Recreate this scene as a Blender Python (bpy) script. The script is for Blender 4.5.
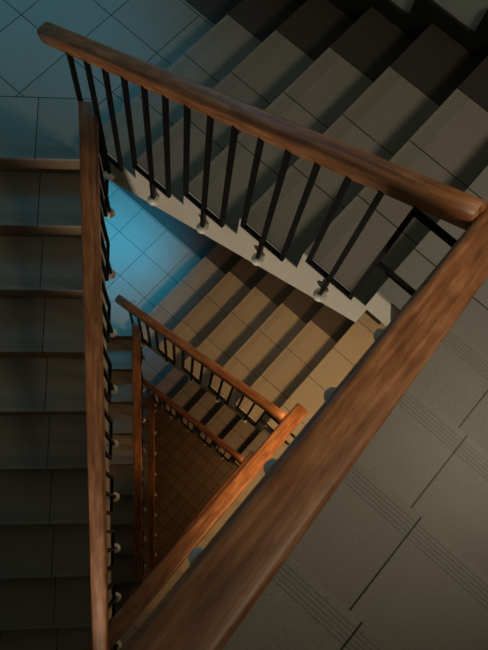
import bpy, bmesh, math
from mathutils import Matrix, Vector

for _o in list(bpy.data.objects):
    bpy.data.objects.remove(_o)
SC = bpy.context.scene
COL = SC.collection

# ------------------------------------------------------------------ measures
# plan units are "stair units" (the camera stands over 0,0); K turns them into metres
K = 1.1
D1, H, RISE = 3.0512, 3.2062, 0.14574
ZG = -D1 - 2 * H - 10 * RISE                # ground level
F_PX, NX, NY, PSI = 723.8, 180.32, 526.45, 0.0631
WIDTH = 1.215

def Z(z):
    return (z - ZG) * K

# ------------------------------------------------------------------ camera
def camera():
    d = Vector((NX - 244, -(NY - 325), -F_PX)).normalized()
    up = -d
    X = Vector((1, 0, 0)); X = (X - d * X.dot(d)).normalized()
    Y = up.cross(X)
    c, s = math.cos(PSI), math.sin(PSI)
    ax = c * X + s * Y
    ay = -s * X + c * Y
    R = Matrix((ax, ay, up))                # rows: world axes in camera coordinates
    cd = bpy.data.cameras.new('camera')
    co = bpy.data.objects.new('camera', cd)
    COL.objects.link(co)
    m = R.to_4x4()
    m.translation = Vector((0, 0, Z(0)))
    co.matrix_world = m
    cd.sensor_fit = 'HORIZONTAL'
    cd.sensor_width = 36
    cd.lens = 36 * F_PX / 488
    cd.clip_start = 0.02
    cd.dof.use_dof = True
    cd.dof.focus_distance = 3.0
    cd.dof.aperture_fstop = 13.0
    SC.camera = co
camera()

# ------------------------------------------------------------------ light and exposure
LAMP_COL = [(1.0, 0.86, 0.64), (1.0, 0.56, 0.22), (1.0, 0.53, 0.22)]
LAMP_POW = [80, 240, 120]        # spot lamps, watts
WIN_COL = [(0.0, 0.55, 0.90), (0.0, 0.58, 1.0), (0.10, 0.52, 0.85)]
PANE_POW = [2.0, 0.8, 0.4]
WIN_POW = [3.0, 14, 3]          # daylight through the landing windows, watts
GLOBE_POW = 28
STEP_FILL_POW = 15  # strength of the added globe that fills the middle flight
SPOT_DEG = [86, 88, 88]
UP_POW = 230  # watts, added fill spot for the back flight's well face
LAMP_AIM = [(-0.3, 1.55), (0.62, 0.5), (0.66, 0.64)]
world = bpy.data.worlds.new('world'); SC.world = world
world.use_nodes = True
bg = world.node_tree.nodes['Background']
bg.inputs[0].default_value = (0.80, 0.82, 0.72, 1)
bg.inputs[1].default_value = 0.092
vs = SC.view_settings
vs.view_transform = 'Standard'; vs.look = 'None'; vs.gamma = 1.0; vs.exposure = 0.0
vs.use_curve_mapping = False

# ------------------------------------------------------------------ materials
def new_mat(name, rough=0.5, spec=0.5):
    m = bpy.data.materials.new(name); m.use_nodes = True
    nt = m.node_tree; b = nt.nodes['Principled BSDF']
    b.inputs['Roughness'].default_value = rough
    b.inputs['Specular IOR Level'].default_value = spec
    return m, nt, b

def nd(nt, kind, **kw):
    n = nt.nodes.new(kind)
    for k, v in kw.items():
        setattr(n, k, v)
    return n

def math_n(nt, op, a, b=None, c=None):
    n = nt.nodes.new('ShaderNodeMath'); n.operation = op
    for i, v in enumerate((a, b, c)):
        if v is None: continue
        if isinstance(v, (int, float)): n.inputs[i].default_value = v
        else: nt.links.new(v, n.inputs[i])
    return n.outputs[0]

def mixc(nt, fac, a, b):
    n = nt.nodes.new('ShaderNodeMix'); n.data_type = 'RGBA'
    if isinstance(fac, (int, float)): n.inputs[0].default_value = fac
    else: nt.links.new(fac, n.inputs[0])
    for i, v in ((6, a), (7, b)):
        if isinstance(v, tuple): n.inputs[i].default_value = (*v, 1)
        else: nt.links.new(v, n.inputs[i])
    return n.outputs[2]

def noise(nt, vec, scale, detail=3, rough=0.55):
    n = nt.nodes.new('ShaderNodeTexNoise')
    n.inputs['Scale'].default_value = scale; n.inputs['Detail'].default_value = detail
    n.inputs['Roughness'].default_value = rough
    if vec is not None: nt.links.new(vec, n.inputs['Vector'])
    return n.outputs['Fac']

def tile_mat(name, c1, c2, joint, grooves, rough=0.42, jw=0.0075, grid=False, spec=0.4):
    """UV: x in tile columns, y in stair units from the nosing (or tile rows when grid)."""
    m, nt, b = new_mat(name, rough, spec)
    uv = nt.nodes.new('ShaderNodeUVMap'); uv.uv_map = 'UVMap'
    sp = nt.nodes.new('ShaderNodeSeparateXYZ'); nt.links.new(uv.outputs[0], sp.inputs[0])
    geo = nt.nodes.new('ShaderNodeNewGeometry')
    def line(x):
        f = math_n(nt, 'FRACT', x)
        d = math_n(nt, 'MINIMUM', f, math_n(nt, 'SUBTRACT', 1.0, f))
        return math_n(nt, 'LESS_THAN', d, jw)
    j = line(sp.outputs[0])
    if grid:
        j = math_n(nt, 'MAXIMUM', j, line(sp.outputs[1]))
    # tone differs a little from tile to tile
    cell = nt.nodes.new('ShaderNodeCombineXYZ')
    nt.links.new(math_n(nt, 'FLOOR', sp.outputs[0]), cell.inputs[0])
    if grid: nt.links.new(math_n(nt, 'FLOOR', sp.outputs[1]), cell.inputs[1])
    oi = nt.nodes.new('ShaderNodeObjectInfo')
    nt.links.new(math_n(nt, 'MULTIPLY', oi.outputs['Random'], 37.0), cell.inputs[2])
    wn = nt.nodes.new('ShaderNodeTexWhiteNoise'); nt.links.new(cell.outputs[0], wn.inputs['Vector'])
    cloud = noise(nt, geo.outputs['Position'], 7.0, 5, 0.65)
    fac = math_n(nt, 'ADD', math_n(nt, 'MULTIPLY', wn.outputs['Value'], 0.45), math_n(nt, 'MULTIPLY', cloud, 0.6))
    col = mixc(nt, fac, c1, c2)
    speck = noise(nt, geo.outputs['Position'], 260.0, 2, 0.6)
    sr = nt.nodes.new('ShaderNodeMapRange'); nt.links.new(speck, sr.inputs[0])
    sr.inputs[1].default_value = 0.35; sr.inputs[2].default_value = 0.65
    sr.inputs[3].default_value = 0.82; sr.inputs[4].default_value = 1.12
    vm = nt.nodes.new('ShaderNodeVectorMath'); vm.operation = 'SCALE'
    nt.links.new(col, vm.inputs[0]); nt.links.new(sr.outputs[0], vm.inputs['Scale'])
    col = vm.outputs[0]
    hgt = math_n(nt, 'SUBTRACT', 1.0, j)
    if grooves:
        v = sp.outputs[1]
        inside = math_n(nt, 'MULTIPLY', math_n(nt, 'GREATER_THAN', v, 0.018), math_n(nt, 'LESS_THAN', v, 0.068))
        per = math_n(nt, 'FRACT', math_n(nt, 'DIVIDE', math_n(nt, 'SUBTRACT', v, 0.018), 0.01))
        g = math_n(nt, 'MULTIPLY', inside, math_n(nt, 'LESS_THAN', per, 0.30))
        col = mixc(nt, math_n(nt, 'MULTIPLY', g, 0.38), col, joint)
        hgt = math_n(nt, 'SUBTRACT', hgt, math_n(nt, 'MULTIPLY', g, 0.7))
        j = math_n(nt, 'MAXIMUM', j, math_n(nt, 'GREATER_THAN', v, 0.3135))
    col = mixc(nt, j, col, joint)
    nt.links.new(col, b.inputs['Base Color'])
    hgt = math_n(nt, 'ADD', hgt, math_n(nt, 'MULTIPLY', speck, 0.12))
    bp = nt.nodes.new('ShaderNodeBump'); bp.inputs['Strength'].default_value = 0.5
    bp.inputs['Distance'].default_value = 0.004
    nt.links.new(hgt, bp.inputs['Height']); nt.links.new(bp.outputs[0], b.inputs['Normal'])
    return m

def plain(name, c1, c2, scale=4, rough=0.7, spec=0.3, bump=0.0):
    m, nt, b = new_mat(name, rough, spec)
    geo = nt.nodes.new('ShaderNodeNewGeometry')
    f = noise(nt, geo.outputs['Position'], scale, 5, 0.6)
    nt.links.new(mixc(nt, f, c1, c2), b.inputs['Base Color'])
    if bump:
        bp = nt.nodes.new('ShaderNodeBump'); bp.inputs['Strength'].default_value = bump
        bp.inputs['Distance'].default_value = 0.003
        nt.links.new(noise(nt, geo.outputs['Position'], scale * 30, 3), bp.inputs['Height'])
        nt.links.new(bp.outputs[0], b.inputs['Normal'])
    return m

def wood_mat(name, dark, mid, light):
    """UV: x metres along the rail, y metres round the section."""
    m, nt, b = new_mat(name, 0.42, 0.6)
    uv = nt.nodes.new('ShaderNodeUVMap'); uv.uv_map = 'UVMap'
    oi = nt.nodes.new('ShaderNodeObjectInfo')
    mp = nt.nodes.new('ShaderNodeMapping'); mp.inputs['Scale'].default_value = (5.0, 85.0, 1)
    nt.links.new(uv.outputs[0], mp.inputs['Vector'])
    off = nt.nodes.new('ShaderNodeCombineXYZ')
    nt.links.new(math_n(nt, 'MULTIPLY', oi.outputs['Random'], 50.0), off.inputs[0])
    nt.links.new(off.outputs[0], mp.inputs['Location'])
    grain = noise(nt, mp.outputs[0], 1.0, 6, 0.62)
    mp2 = nt.nodes.new('ShaderNodeMapping'); mp2.inputs['Scale'].default_value = (9.0, 26.0, 1)
    mp2.inputs['Rotation'].default_value = (0, 0, 0.12)
    nt.links.new(uv.outputs[0], mp2.inputs['Vector'])
    patch = noise(nt, mp2.outputs[0], 1.0, 4, 0.6)
    f = math_n(nt, 'ADD', math_n(nt, 'MULTIPLY', grain, 0.55), math_n(nt, 'MULTIPLY', patch, 0.45))
    cr = nt.nodes.new('ShaderNodeValToRGB'); nt.links.new(f, cr.inputs[0])
    e = cr.color_ramp.elements
    e[0].position = 0.36; e[0].color = (*dark, 1)
    e[1].position = 0.64; e[1].color = (*light, 1)
    n = e.new(0.5); n.color = (*mid, 1)
    nt.links.new(cr.outputs[0], b.inputs['Base Color'])
    bp = nt.nodes.new('ShaderNodeBump'); bp.inputs['Strength'].default_value = 0.12
    bp.inputs['Distance'].default_value = 0.002
    nt.links.new(grain, bp.inputs['Height']); nt.links.new(bp.outputs[0], b.inputs['Normal'])
    return m

def emit_mat(name, col, power):
    m, nt, b = new_mat(name, 0.4)
    b.inputs['Base Color'].default_value = (0.8, 0.8, 0.8, 1)
    b.inputs['Emission Color'].default_value = (*col, 1)
    b.inputs['Emission Strength'].default_value = power
    return m

M = {}
M['tread'] = tile_mat('tread_tile', (0.24, 0.215, 0.175), (0.33, 0.295, 0.24), (0.02, 0.019, 0.017), True)
M['border'] = tile_mat('border_tile', (0.044, 0.037, 0.031), (0.064, 0.052, 0.042), (0.012, 0.011, 0.01), False)
M['landing'] = tile_mat('landing_tile', (0.26, 0.25, 0.22), (0.34, 0.32, 0.28), (0.02, 0.02, 0.02), False, grid=True)
M['landing_edge'] = tile_mat('landing_edge_tile', (0.25, 0.235, 0.2), (0.33, 0.31, 0.26), (0.02, 0.02, 0.02), True)
M['ground'] = tile_mat('ground_tile', (0.17, 0.115, 0.07), (0.25, 0.175, 0.11), (0.07, 0.05, 0.035), False, jw=0.03, grid=True)
M['riser'] = plain('riser_tile', (0.20, 0.13, 0.08), (0.29, 0.19, 0.115), 5, 0.5)
M['plaster'] = plain('cream_plaster', (0.60, 0.54, 0.45), (0.70, 0.64, 0.54), 5, 0.75, 0.25, 0.2)
M['soffit'] = plain('slab_plaster', (0.42, 0.39, 0.34), (0.50, 0.47, 0.41), 3, 0.85, 0.2, 0.2)
M['wall'] = plain('wall_plaster', (0.52, 0.55, 0.50), (0.58, 0.61, 0.56), 2, 0.85, 0.2, 0.2)
M['skirt'] = plain('skirting_tile', (0.018, 0.017, 0.015), (0.03, 0.028, 0.025), 6, 0.5)
M['wood'] = wood_mat('oak_rail', (0.16, 0.058, 0.021), (0.34, 0.132, 0.048), (0.56, 0.26, 0.11))
M['iron'] = plain('black_iron', (0.004, 0.004, 0.004), (0.008, 0.008, 0.008), 8, 0.55, 0.15)
M['ball'] = plain('white_enamel', (0.80, 0.77, 0.71), (0.86, 0.83, 0.78), 8, 0.35, 0.5)
M['frame'] = plain('window_paint', (0.5, 0.5, 0.48), (0.55, 0.55, 0.53), 5, 0.5)
M['brass'] = plain('lamp_metal', (0.3, 0.22, 0.1), (0.36, 0.27, 0.13), 5, 0.4)

# ------------------------------------------------------------------ mesh helpers
class MB:
    """collects shapes (in stair units) and links them as ONE mesh object"""
    def __init__(self):
        self.bm = bmesh.new(); self.uv = self.bm.loops.layers.uv.new('UVMap'); self.smooth = []
    def face(self, pts, mi=0, uvs=None, sm=False):
        vs = [self.bm.verts.new((p[0] * K, p[1] * K, p[2] * K)) for p in pts]
        f = self.bm.faces.new(vs); f.material_index = mi; f.smooth = sm
        if uvs:
            for l, t in zip(f.loops, uvs): l[self.uv].uv = t
        return f
    def box(self, lo, hi, mi=0, uvf=None):
        x0, y0, z0 = lo; x1, y1, z1 = hi
        c = [(x0,y0,z0),(x1,y0,z0),(x1,y1,z0),(x0,y1,z0),(x0,y0,z1),(x1,y0,z1),(x1,y1,z1),(x0,y1,z1)]
        for q in ((3,2,1,0),(4,5,6,7),(0,1,5,4),(1,2,6,5),(2,3,7,6),(3,0,4,7)):
            p = [c[i] for i in q]
            self.face(p, mi, [uvf(v) for v in p] if uvf else None)
    def prism_xz(self, poly, y0, y1, mi=0, side_mi=None):
        n = len(poly)
        if side_mi is None: side_mi = mi
        self.face([(x, y0, z) for x, z in poly], side_mi)
        self.face([(x, y1, z) for x, z in reversed(poly)], side_mi)
        for i in range(n):
            (xa, za), (xb, zb) = poly[i], poly[(i + 1) % n]
            self.face([(xb, y0, zb), (xa, y0, za), (xa, y1, za), (xb, y1, zb)], mi)
    def prism_z(self, poly, z0, z1, mi=0, uvf=None, side=None):
        n = len(poly)
        def U(p): return [uvf(v) for v in p] if uvf else None
        p = [(x, y, z1) for x, y in poly]; self.face(p, mi, U(p))
        p = [(x, y, z0) for x, y in reversed(poly)]; self.face(p, mi, U(p))
        for i in range(n):
            a, b = poly[i], poly[(i + 1) % n]
            p = [(*a, z0), (*b, z0), (*b, z1), (*a, z1)]; self.face(p, mi if side is None else side, U(p))
    def bar(self, a, b, w, d=None, mi=0):
        """square bar from a to b (w across, d deep)"""
        a = Vector(a); b = Vector(b); d = d or w
        t = (b - a).normalized()
        s = Vector((0, 1, 0)) if abs(t.y) < 0.9 else Vector((1, 0, 0))
        n1 = t.cross(s).normalized(); n2 = n1.cross(t).normalized()
        o = [(-1,-1),(1,-1),(1,1),(-1,1)]
        A = [a + n1 * (w/2*i) + n2 * (d/2*j) for i, j in o]; B = [b + n1 * (w/2*i) + n2 * (d/2*j) for i, j in o]
        self.face(A[::-1], mi); self.face(B, mi)
        for i in range(4):
            k = (i + 1) % 4; self.face([A[i], A[k], B[k], B[i]], mi)
    def lathe(self, c, prof, axis='Z', seg=20, mi=0):
        """prof: (radius, height) pairs about an axis through c"""
        c = Vector(c)
        def P(r, h, k):
            t = 2 * math.pi * k / seg; x, y = r * math.cos(t), r * math.sin(t)
            return c + (Vector((x, y, h)) if axis == 'Z' else Vector((x, h, -y)))
        for (r0, h0), (r1, h1) in zip(prof, prof[1:]):
            for k in range(seg):
                pts = [P(r0, h0, k), P(r0, h0, k + 1), P(r1, h1, k + 1), P(r1, h1, k)]
                if r0 < 1e-6: pts = pts[1:]
                elif r1 < 1e-6: pts = pts[:3]
                self.face(pts, mi, None, True)
    def build(self, name, mats, parent=None, bevel=0):
        bmesh.ops.remove_doubles(self.bm, verts=self.bm.verts, dist=1e-5)
        bmesh.ops.recalc_face_normals(self.bm, faces=self.bm.faces)
        me = bpy.data.meshes.new(name); self.bm.to_mesh(me); self.bm.free()
        for m in (mats if isinstance(mats, (list, tuple)) else [mats]): me.materials.append(m)
        o = bpy.data.objects.new(name, me); COL.objects.link(o)
        if parent is not None: o.parent = parent
        if bevel:
            b = o.modifiers.new('bevel', 'BEVEL'); b.width = bevel * K; b.segments = 2; b.limit_method = 'ANGLE'
        return o

def empty(name, loc, rz=0.0):
    o = bpy.data.objects.new(name, None); COL.objects.link(o)
    o.location = (loc[0] * K, loc[1] * K, Z(loc[2])); o.rotation_euler = (0, 0, rz)
    o.empty_display_size = 0.2
    return o

def tag(o, label, cat, group=None):
    o['label'] = label; o['category'] = cat
    if group: o['group'] = group
    return o

def struct(o):
    o['kind'] = 'structure'; return o

def copy_tree(o, parent=None):
    c = o.copy(); COL.objects.link(c); c.parent = parent
    for ch in list(o.children): copy_tree(ch, c)
    return c

# ------------------------------------------------------------------ plan of the three flights
A45 = math.pi / 4
U = Vector((math.cos(A45), -math.sin(A45)))           # run of the back flight
W = Vector((math.sin(A45), math.cos(A45)))            # from the well to the back wall
THL = -0.04467
EL = Vector((math.cos(THL), math.sin(THL))); DL = Vector((-EL.y, EL.x))
UR = -W                                                # run of the right flight
OO = Vector((-0.2412, 2.4321))                         # a crossing of the landing's tile joints
OU, OW = OO.dot(U), OO.dot(W)
T_U0 = OU + 0.4721; T_G = 0.27968; T_W = OW - 0.592     # back flight: first nosing, going, well face
R_S0 = -0.6763 - 0.2848; R_G = 0.2848; R_WR = 0.103
L_D0 = 1.6351 - 9 * 0.268; L_G = 0.268; L_E = -0.400
WALL_W = T_W + WIDTH; WALL_R = R_WR + WIDTH; WALL_L = L_E - WIDTH
Z_UL = [-D1 - k * H for k in range(3)]
Z_R = [z + 6 * RISE for z in Z_UL]
Z_LL = [z + 12 * RISE for z in Z_UL]

FLIGHTS = {
    'back': dict(n=6, g=T_G, o=W * T_W + U * T_U0, rz=-A45, z=[z for z in Z_UL], cols=[0.0, 0.2975, 0.6035, 0.9095, WIDTH]),
    'right': dict(n=6, g=R_G, o=UR * R_S0 + U * R_WR, rz=-3 * A45, z=[z for z in Z_R], cols=[0.0, 0.311, 0.617, 0.923, WIDTH]),
    'left': dict(n=10, g=L_G, o=EL * L_E + DL * L_D0, rz=THL + math.pi / 2, z=[z - 10 * RISE for z in Z_UL], cols=[0.0, 0.271, 0.578, 0.884, WIDTH]),
}
TT = 0.018          # tile thickness
NOSE = 0.002

# ------------------------------------------------------------------ structure: ground, walls, landings
def clip(poly, n, c):
    """keep n.p <= c"""
    out = []
    for i in range(len(poly)):
        a, b = poly[i], poly[(i + 1) % len(poly)]
        da, db = n[0]*a[0]+n[1]*a[1]-c, n[0]*b[0]+n[1]*b[1]-c
        if da <= 0: out.append(a)
        if (da < 0 < db) or (db < 0 < da):
            t = da / (da - db); out.append((a[0]+t*(b[0]-a[0]), a[1]+t*(b[1]-a[1])))
    return out
BIG = [(-6, -6), (6, -6), (6, 6), (-6, 6)]
def region(*hp):
    p = BIG
    for n, c in hp:
        p = clip(p, n, c)
    return p
def neg(v): return (-v[0], -v[1])

END_Y, LOW_Y = 3.45, -2.3
gap = 0.004
plan = region((W, WALL_W), (U, WALL_R), (neg(EL), -WALL_L), ((0, 1), END_Y), ((0, -1), -LOW_Y))

mb = MB(); mb.prism_z(plan, -0.2, 0.0, 0, lambda p: ((p[0]+p[1]) * 0.7071 / 0.16, (p[0]-p[1]) * 0.7071 / 0.16))
fl = struct(mb.build('floor', M['ground'])); fl.location = (0, 0, 0)

def wall(name, a, b, outward):
    a = Vector(a); b = Vector(b); t = (b - a).normalized(); a = a - t * 0.0; o = Vector(outward) * 0.12
    mb = MB(); mb.prism_z([tuple(a), tuple(b), tuple(b + o), tuple(a + o)], -0.2, (2.0 - ZG), 0)
    return struct(mb.build(name, M['wall']))
NAMES = {}
for i in range(len(plan)):
    a, b = Vector(plan[i]), Vector(plan[(i + 1) % len(plan)])
    t = (b - a).normalized(); out = Vector((t.y, -t.x))
    if out.dot(W) > 0.99: nm = 'wall_back'
    elif out.dot(U) > 0.99: nm = 'wall_right'
    elif out.dot(EL) < -0.99: nm = 'wall_left'
    elif out.y > 0.9: nm = 'wall_far'
    else: nm = 'wall_near'
    wall(nm, a, b, out)

SLAB = 0.18
DROP = 0.33
def landing(tile_parts, slab_polys, z):
    mb = MB()
    for poly, mi, uvf in tile_parts:
        if len(poly) > 2: mb.prism_z(poly, -TT, 0.0, mi, uvf)
    for poly in slab_polys:
        if len(poly) > 2: mb.prism_z(poly, -SLAB, -TT - 0.0005, 3, None, 4)
    o = mb.build('floor_landing', [M['landing'], M['border'], M['landing_edge'], M['soffit'], M['plaster']])
    o.location = (0, 0, Z(z)); return struct(o)

# upper-left landing: one row of tiles square to the left flight, the rest laid diagonally
TS = 0.3045
def uv_diag(p):
    q = Vector((p[0], p[1])) - OO
    return (q.dot(W) / TS, q.dot(U) / TS)
def uv_row(p):
    q = Vector((p[0], p[1]))
    return ((q.dot(EL) - L_E + 0.0) / -0.306 + 0.115, q.dot(DL) - (1.6351 - NOSE))
top = 1.6351
base = [(W, WALL_W - gap), (neg(EL), -(WALL_L + gap)), ((0, 1), END_Y - gap), (U, T_U0)]
bw = OW + 0.3095 + 0.008
row = region(*base, (neg(DL), -(top - NOSE)), (DL, top + 0.316), (EL, L_E))
m1 = region(*base, (neg(DL), -(top + 0.316)), (W, bw)); m1b = region(*base, (neg(DL), -(top + 0.316)), (neg(W), -bw))
m2 = region(*base, (neg(EL), -L_E), (DL, top + 0.316), (neg(W), -(T_W - 0.02)))
parts = [(row, 2, uv_row), (m1, 0, uv_diag), (m1b, 1, uv_diag), (m2, 0, uv_diag)]
slabs = [region(*base, (neg(DL), -(top + 0.01)), (EL, L_E)), region(*base, (neg(EL), -L_E), (neg(W), -(T_W - 0.02)))]
for z in Z_UL: landing(parts, slabs, z)

# right landing
te = T_U0 + 5 * T_G
base = [(W, WALL_W - gap), (U, WALL_R - gap), (neg(W), R_S0)]
rl = region(*base, (neg(U), -(te - NOSE)))
def uv_right(p):
    q = Vector((p[0], p[1])); return (q.dot(U) / TS + 0.3, q.dot(W) / TS + 0.2)
fill = [(W, -R_S0), (neg(W), -T_W), (U, R_WR)]
for z in Z_R: landing([(rl, 0, uv_right), (region(*fill, (neg(U), -(te - NOSE))), 0, uv_right)],
                      [region(*base, (neg(U), -(te + 0.011))), region(*fill, (neg(U), -(te + 0.011)))], z)

# lower-left landing
re_ = R_S0 + 5 * R_G
base = [(U, WALL_R - gap), (neg(EL), -(WALL_L + gap)), ((0, -1), -(LOW_Y + gap))]
def ll(off):
    return [region(*base, (neg(UR), -(re_ + off)), (DL, L_D0)),
            region(*base, (neg(UR), -(re_ + off)), (neg(DL), -L_D0), (neg(EL), -L_E), (neg(U), -R_WR))]
for z in Z_LL[:3]: landing([(p, 0, uv_diag) for p in ll(-NOSE)], ll(0.01), z)

# stepped dark skirting along the walls beside the flights
def skirting(f, name):
    n, g = f['n'], f['g']; mb = MB(); hs, back = 0.085, 0.112
    lo = [(0.012, 0.001)]
    for k in range(n):
        lo += [(k * g - NOSE - 0.001, k * RISE + 0.001), (k * g - NOSE - 0.001, (k + 1) * RISE + 0.001)]
    lo = lo[1:] + [((n - 1) * g + 0.15, n * RISE + 0.001)]
    up = []
    for k in range(n):
        up += [(k * g - back, k * RISE + hs), (k * g - back, (k + 1) * RISE + hs)]
    up = up + [((n - 1) * g + 0.15, n * RISE + hs)]
    lo = [(-back, 0.001)] + lo
    up = up[1:]
    # quads between the two stepped lines, one thickness
    y1 = WIDTH - 0.003; y0 = y1 - 0.014
    for k in range(n):
        xa, xb = k * g - back, k * g - NOSE - 0.001
        mb.box((xa, y0, k * RISE + 0.002), (xb, y1, (k + 1) * RISE + hs))
        xc = (k + 1) * g - back if k < n - 1 else k * g + 0.15
        mb.box((xb, y0, (k + 1) * RISE + 0.002), (xc, y1, (k + 1) * RISE + hs))
    return mb

# ------------------------------------------------------------------ stair flights
def make_flight(kind):
    f = FLIGHTS[kind]; n, g, cols = f['n'], f['g'], f['cols']
    root = empty('stair_flight', (*f['o'], f['z'][0]), f['rz'])
    poly = [(0.011, -SLAB)]
    for k in range(n):
        poly.append((k * g + 0.011, (k + 1) * RISE - TT - (0.001)))
        if k < n - 1: poly.append(((k + 1) * g + 0.011, (k + 1) * RISE - TT - 0.001))
    # last point lies at the upper landing's edge
    xe = (n - 1) * g + 0.011
    poly[-1] = (xe, n * RISE - TT - 0.002)
    poly = poly[:-1]
    poly.append((xe - 0.0005, (n - 1) * RISE - TT - 0.001)) if False else None
    zb = RISE + xe * RISE / g - DROP
    poly.append((xe, zb))
    z0 = RISE + 0.011 * RISE / g - DROP
    poly[0] = (0.011, max(z0, -SLAB))
    mb = MB(); mb.prism_xz(poly, 0.0, WIDTH - gap, 1, 0)
    pl = [(0.0, max(RISE - DROP, -SLAB))]                  # plastered face towards the well, flush with the tiles
    for k in range(n):
        pl += [(k * g, (k + 1) * RISE), ((k + 1) * g, (k + 1) * RISE)]
    pl[-1] = (xe, n * RISE); pl.append((xe, zb))
    mb.prism_xz(pl, -0.008, -0.0005, 0)
    mb.build('stringer', [M['plaster'], M['soffit']], root)
    for k in range(n):
        if k < n - 1:
            mb = MB()
            for i in range(4):
                ya, yb = cols[i], cols[i + 1]
                if i == 3: yb -= gap
                def uvf(p, i=i, ya=ya, yb=yb): return (i + (p[1] - ya) / (yb - ya), p[0] - (k * g - NOSE))
                x1 = (k + 1) * g + 0.010
                mb.box((k * g - NOSE, ya, (k + 1) * RISE - TT), (x1, yb, (k + 1) * RISE), 1 if i == 3 else 0, uvf)
            mb.build('tread', [M['tread'], M['border']], root)
        mb = MB(); mb.box((k * g, 0.001, k * RISE + (0.0005)), (k * g + 0.010, WIDTH - gap, (k + 1) * RISE - TT - 0.0005))
        mb.build('riser', M['riser'], root)
    return root

# ------------------------------------------------------------------ railings
RAIL_W, RAIL_H = 0.073, 0.060
def rail_section(width):
    pts = []
    def arc(cx, cz, r, a0, a1, n):
        for i in range(n + 1):
            t = math.radians(a0 + (a1 - a0) * i / n); pts.append((cx + r * math.cos(t), cz + r * math.sin(t)))
    w, h = width / 2, RAIL_H
    arc(w - 0.017, -0.017, 0.017, 0, 90, 5); arc(-w + 0.017, -0.017, 0.017, 90, 180, 5)
    arc(-w + 0.009, -h + 0.009, 0.009, 180, 270, 3); arc(w - 0.009, -h + 0.009, 0.009, 270, 360, 3)
    return pts

def add_handrail(root, x0, x1, z0, sl, y, width):
    """rail top passes z0 at x = 0"""
    sec = rail_section(width); n = len(sec); mb = MB(); L = math.hypot(1, sl)
    per = [0.0]
    for i in range(n):
        a, b = sec[i], sec[(i + 1) % n]; per.append(per[-1] + math.hypot(a[0]-b[0], a[1]-b[1]))
    c = 1 / L; s = sl / L
    def P(x, p):                         # section square to the rail
        return (x - s * p[1], y + p[0], z0 + x * sl + c * p[1])
    steps = 14
    for j in range(steps):
        xa = x0 + (x1 - x0) * j / steps; xb = x0 + (x1 - x0) * (j + 1) / steps
        for i in range(n):
            a, b = sec[i], sec[(i + 1) % n]
            mb.face([P(xa, a), P(xa, b), P(xb, b), P(xb, a)], 0,
                    [(xa * L, per[i]), (xa * L, per[i+1]), (xb * L, per[i+1]), (xb * L, per[i])], True)
    for x in (x0, x1):
        mb.face([P(x, p) for p in sec], 0, [(p[1] * 0.2, p[0]) for p in sec])
    return mb.build('handrail', M['wood'], root)

BW = 0.0155
def make_railing(kind, zr, x0, x1, ry, py, post0, nposts, ball_drop, frame_drop, width=RAIL_W, sl=None, tail=None):
    f = FLIGHTS[kind]; g = f['g']; sl = sl or RISE / g
    root = empty('stair_railing', (*f['o'], f['z'][0]), f['rz'])
    add_handrail(root, x0, x1, zr, sl, ry, width)
    rt = lambda x: zr + x * sl
    for k in range(nposts):
        x = post0 + k * g; q = g / 3
        mb = MB(); mb.bar((x, py, rt(x) - ball_drop + 0.012), (x, py, rt(x) - RAIL_H + 0.004), BW)
        b = mb.build('baluster', M['iron'], root)
        mb = MB(); r = 0.0255
        prof = [(0.0, -r)] + [(r * math.cos(math.radians(t)), r * math.sin(math.radians(t))) for t in range(-75, 76, 15)] + [(0.0, r)]
        mb.lathe((x, py, rt(x) - ball_drop), prof)
        mb.lathe((x, py, rt(x) - ball_drop), [(0.012, 0.0), (0.012, -py - 0.001)] , 'Y', 12)
        bo = mb.build('ball_mount', M['ball'], b)
        bo['label'] = 'white ball fixing at the foot of the bar'
        mb = MB()
        za = zb = rt(x - q) - frame_drop               # level foot
        mb.bar((x - q, py, za), (x - q, py, rt(x - q) - RAIL_H + 0.004), BW)
        mb.bar((x + q, py, zb), (x + q, py, rt(x + q) - RAIL_H + 0.004), BW)
        mb.bar((x - q - BW * 0.5, py, za), (x + q + BW * 0.5, py, zb), BW)
        mb.build('infill_frame', M['iron'], root)
    if tail:
        xa, xb, d = tail
        for dd in d:
            mb = MB(); mb.bar((xa, py, rt(xa) - dd), (xb, py, rt(xa) - dd), BW)
            mb.build('link_bar', M['iron'], root)
    return root

ORD = ['top', 'middle', 'lowest']
FL_LAB = {
    'back': ['tiled stair flight under the big oak rail running from top left to right edge',
             'warm lit tiled flight climbing right from the bright blue landing below',
             'narrow glimpse of the third tiled flight between the two small sloping rails'],
    'right': ['large dark tiled stair flight filling the lower right corner, nearest the camera',
              'tiled flight under the orange lit rail, mostly hidden below the nearest flight',
              'deepest right hand flight under the thin bright edged rail at the bottom of the well'],
    'left': ['dark tiled stair flight with brown risers along the left edge of the picture',
             'dark flight seen through the gap right of the long vertical rail',
             'deepest left hand flight beside the ground floor, almost hidden in shadow'],
}
RL_LAB = {
    'back': ['black iron railing with oak handrail crossing the top from upper left to right edge',
             'middle sized railing sloping down right from the blue landing to the orange rail',
             'smallest sloping railing deep in the well above the brown ground floor'],
    'right': ['thick blurred oak handrail and iron railing running across the foreground, nearest the camera',
              'orange lit oak handrail railing just left of the thick foreground rail',
              'thin golden edged railing in the depth, left of the orange lit rail'],
    'left': ['long vertical oak handrail railing beside the left hand steps, with white balls',
             'second vertical oak railing, standing below the start of the middle sloping rail',
             'deepest vertical railing, glossy red brown, beside the brown ground floor'],
}
def repeat(root, lab, cat, group):
    for k in range(3):
        o = root if k == 0 else copy_tree(root)
        if k: o.location.z -= k * H * K
        tag(o, lab[k], cat, group)

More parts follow.
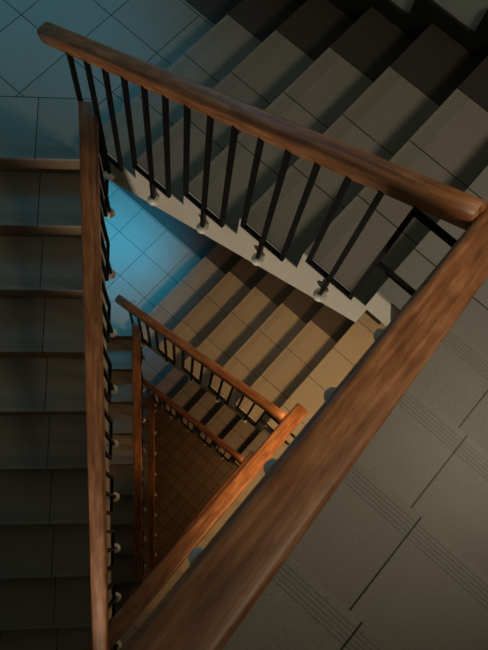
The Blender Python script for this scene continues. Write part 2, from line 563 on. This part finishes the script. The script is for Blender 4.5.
for kind, side in (('back', 'back'), ('right', 'right'), ('left', 'left')):
    repeat(make_flight(kind), FL_LAB[kind], 'stairs', 'stair flights round the triangular well')
    f = FLIGHTS[kind]
    sk = skirting(f, kind).build('baseboard_' + side, M['skirt'])
    sk.location = (f['o'].x * K, f['o'].y * K, Z(f['z'][0])); sk.rotation_euler = (0, 0, f['rz'])
    struct(sk)
    for k in (1, 2):
        c = sk.copy(); COL.objects.link(c); c.location.z -= k * H * K

GRP = 'stair railings round the triangular well'
repeat(make_railing('back', 0.850, -0.1326, 1.452, -0.009, -0.036, 0.130, 5, 0.900, 0.672,
                    width=0.065,
                    tail=(0.130 + 4 * T_G + T_G / 3, 0.130 + 5 * T_G + 0.09, (0.44, 0.085))), RL_LAB['back'], 'railing', GRP)
repeat(make_railing('right', 0.72, -0.14, 1.72, -0.010, -0.022, 0.130, 5, 0.74, 0.45, width=0.096, sl=0.47), RL_LAB['right'], 'railing', GRP)
repeat(make_railing('left', 0.726, -0.20, 2.362, -0.034, -0.046, 0.133, 9, 0.80, 0.57), RL_LAB['left'], 'railing', GRP)

# ------------------------------------------------------------------ wall lamps by the right landings, windows by the blue landings
def lamp(k):
    """wall spot: plate, arm, can shade with a glowing lens, aimed down across the back flight"""
    pos = U * (WALL_R - 0.004) + W * 1.40; z = Z_R[k] + 2.25
    root = empty('wall_spotlight', (*pos, z), 0)
    tag(root, ['wall spotlight above the top right landing, outside the picture', 'wall spotlight above the middle right landing, outside the picture',
               'wall spotlight above the lowest right landing, outside the picture'][k], 'lamp', 'wall lamps on the right landings')
    ang = math.atan2(U.y, U.x)
    mb = MB(); mb.box((-0.02, -0.06, -0.08), (0.0, 0.06, 0.08)); mb.bar((-0.02, 0, 0), (-0.10, 0, 0), 0.02)
    mb.build('bracket', M['brass'], root).rotation_euler = (0, 0, ang)
    hub = -U * 0.15
    aim = Vector((*LAMP_AIM[k], Z_UL[k] + 0.4)) - Vector((pos.x + hub.x, pos.y + hub.y, z))
    q = aim.to_track_quat('-Z', 'Y')
    mb = MB(); mb.lathe((0, 0, 0), [(0.0, 0.08), (0.035, 0.08), (0.06, 0.03), (0.06, -0.06), (0.056, -0.06), (0.056, 0.02), (0.0, 0.02)], seg=24)
    can = mb.build('shade', M['brass'], root); can.location = (hub.x * K, hub.y * K, 0)
    can.rotation_mode = 'QUATERNION'; can.rotation_quaternion = q
    mb = MB(); mb.lathe((0, 0, 0), [(0.0, -0.03), (0.05, -0.03), (0.05, -0.02), (0.0, -0.02)], seg=24)
    mb.build('lens', emit_mat('lens_glow', LAMP_COL[k], 20), can)
    ld = bpy.data.lights.new('spot_light', 'SPOT'); ld.energy = LAMP_POW[k]; ld.color = LAMP_COL[k]
    ld.spot_size = math.radians(SPOT_DEG[k]); ld.spot_blend = 0.75; ld.shadow_soft_size = 0.32
    lo = bpy.data.objects.new('spot_light', ld); COL.objects.link(lo); lo.parent = can; lo.location = (0, 0, -0.07 * K)

def fascia_fill():
    """added fill spot on the near wall, beamed up to brighten the plaster well face of the back flight"""
    pos = Vector((-0.62, LOW_Y + 0.004)); z = Z_LL[1] + 0.75
    root = empty('added_fascia_light', (*pos, z), 0)
    tag(root, 'added fill spot on the near wall below the picture, aimed up across the well', 'lamp')
    mb = MB(); mb.box((-0.06, 0, -0.08), (0.06, 0.02, 0.08)); mb.bar((0, 0.02, 0), (0, 0.09, 0), 0.02)
    mb.build('bracket', M['brass'], root)
    aim = Vector((0.25, 1.12, -2.6)) - Vector((pos.x, pos.y + 0.14, z))
    mb = MB(); mb.lathe((0, 0, 0), [(0.0, 0.08), (0.035, 0.08), (0.06, 0.03), (0.06, -0.06), (0.056, -0.06), (0.056, 0.02), (0.0, 0.02)], seg=24)
    can = mb.build('shade', M['brass'], root); can.location = (0, 0.14 * K, 0)
    can.rotation_mode = 'QUATERNION'; can.rotation_quaternion = aim.to_track_quat('-Z', 'Y')
    mb = MB(); mb.lathe((0, 0, 0), [(0.0, -0.03), (0.05, -0.03), (0.05, -0.02), (0.0, -0.02)], seg=24)
    mb.build('lens', emit_mat('lens_glow', (1.0, 0.86, 0.68), 20), can)
    ld = bpy.data.lights.new('spot_light', 'SPOT'); ld.energy = UP_POW; ld.color = (1.0, 0.86, 0.68)
    ld.spot_size = math.radians(38); ld.spot_blend = 0.5; ld.shadow_soft_size = 0.05
    lo = bpy.data.objects.new('spot_light', ld); COL.objects.link(lo); lo.parent = can; lo.location = (0, 0, -0.07 * K)

def hall_lamp():
    x, y = 1.10, 0.66                       # hangs from the slab of the lowest right landing
    root = empty('pendant_lamp', (x, y, Z_R[2] - SLAB - 0.001), 0)
    tag(root, 'round pendant lamp hanging under the lowest right landing, lighting the ground floor', 'lamp')
    mb = MB(); mb.lathe((0, 0, 0), [(0.0, -0.03), (0.05, -0.03), (0.06, 0.0), (0.0, 0.0)], seg=24)
    mb.build('ceiling_plate', M['brass'], root)
    mb = MB(); mb.lathe((0, 0, 0), [(0.0, -0.93), (0.006, -0.93), (0.006, -0.03), (0.0, -0.03)], seg=8)
    mb.build('cord', M['iron'], root)
    r = 0.09; mb = MB()
    mb.lathe((0, 0, -1.0), [(0.0, -r)] + [(r * math.cos(math.radians(t)), r * math.sin(math.radians(t))) for t in range(-80, 81, 16)] + [(0.0, r)], seg=24)
    mb.build('globe', emit_mat('globe_glow', LAMP_COL[2], GLOBE_POW), root)

def step_fill():  # added unseen globe, lifts the dark shadow bands on the middle back flight
    pos = W * (WALL_W - 0.004) - U * 0.55
    root = empty('added_fill_globe', (*pos, Z_UL[1] + 2.15), math.atan2(W.y, W.x))
    tag(root, 'added fill globe beside the middle flight, hidden below the top flight', 'lamp')
    mb = MB(); mb.box((-0.02, -0.05, -0.07), (0.0, 0.05, 0.07)); mb.bar((-0.02, 0, 0), (-0.06, 0, 0), 0.02)
    mb.build('bracket', M['brass'], root)
    r = 0.085; mb = MB()
    mb.lathe((-0.13, 0, 0), [(0.0, -r)] + [(r * math.cos(math.radians(t)), r * math.sin(math.radians(t))) for t in range(-80, 81, 16)] + [(0.0, r)], seg=24)
    mb.build('globe', emit_mat('fill_globe_glow', (1.0, 0.74, 0.46), STEP_FILL_POW), root)

def window(k):
    pos = W * (WALL_W - 0.003) + U * (T_U0 - 0.85)
    ang = math.atan2(W.y, W.x)
    mb = MB(); w, h, z0 = 0.42, 0.95, 1.05
    t = 0.05
    mb.box((-0.04, -w, z0), (0, w, z0 + t)); mb.box((-0.04, -w, z0 + h - t), (0, w, z0 + h))
    mb.box((-0.04, -w, z0 + t), (0, -w + t, z0 + h - t)); mb.box((-0.04, w - t, z0 + t), (0, w, z0 + h - t))
    mb.box((-0.035, -t / 2, z0 + t), (0, t / 2, z0 + h - t))
    o = mb.build('window_%d' % (k + 1), M['frame']); struct(o)
    o.location = (pos.x * K, pos.y * K, Z(Z_UL[k])); o.rotation_euler = (0, 0, ang)
    mb = MB()
    for a, b in ((-w + t, -t / 2), (t / 2, w - t)):
        mb.box((-0.015, a, z0 + t), (-0.008, b, z0 + h - t))
    mb.build('pane', emit_mat('evening_pane', WIN_COL[k], PANE_POW[k]), o)
    ld = bpy.data.lights.new('window_light', 'AREA'); ld.shape = 'RECTANGLE'; ld.size = 0.7; ld.size_y = 0.8
    ld.energy = WIN_POW[k]; ld.color = WIN_COL[k]; ld.spread = math.radians(80)
    lo = bpy.data.objects.new('window_light', ld); COL.objects.link(lo)
    p = pos - W * 0.12
    lo.location = (p.x * K, p.y * K, Z(Z_UL[k] + z0 + h / 2))
    lo.rotation_euler = Vector((-0.50, -0.30, -1.25)).to_track_quat('-Z', 'Y').to_euler()
for k in range(3):
    lamp(k); window(k)
hall_lamp()
fascia_fill()
step_fill()
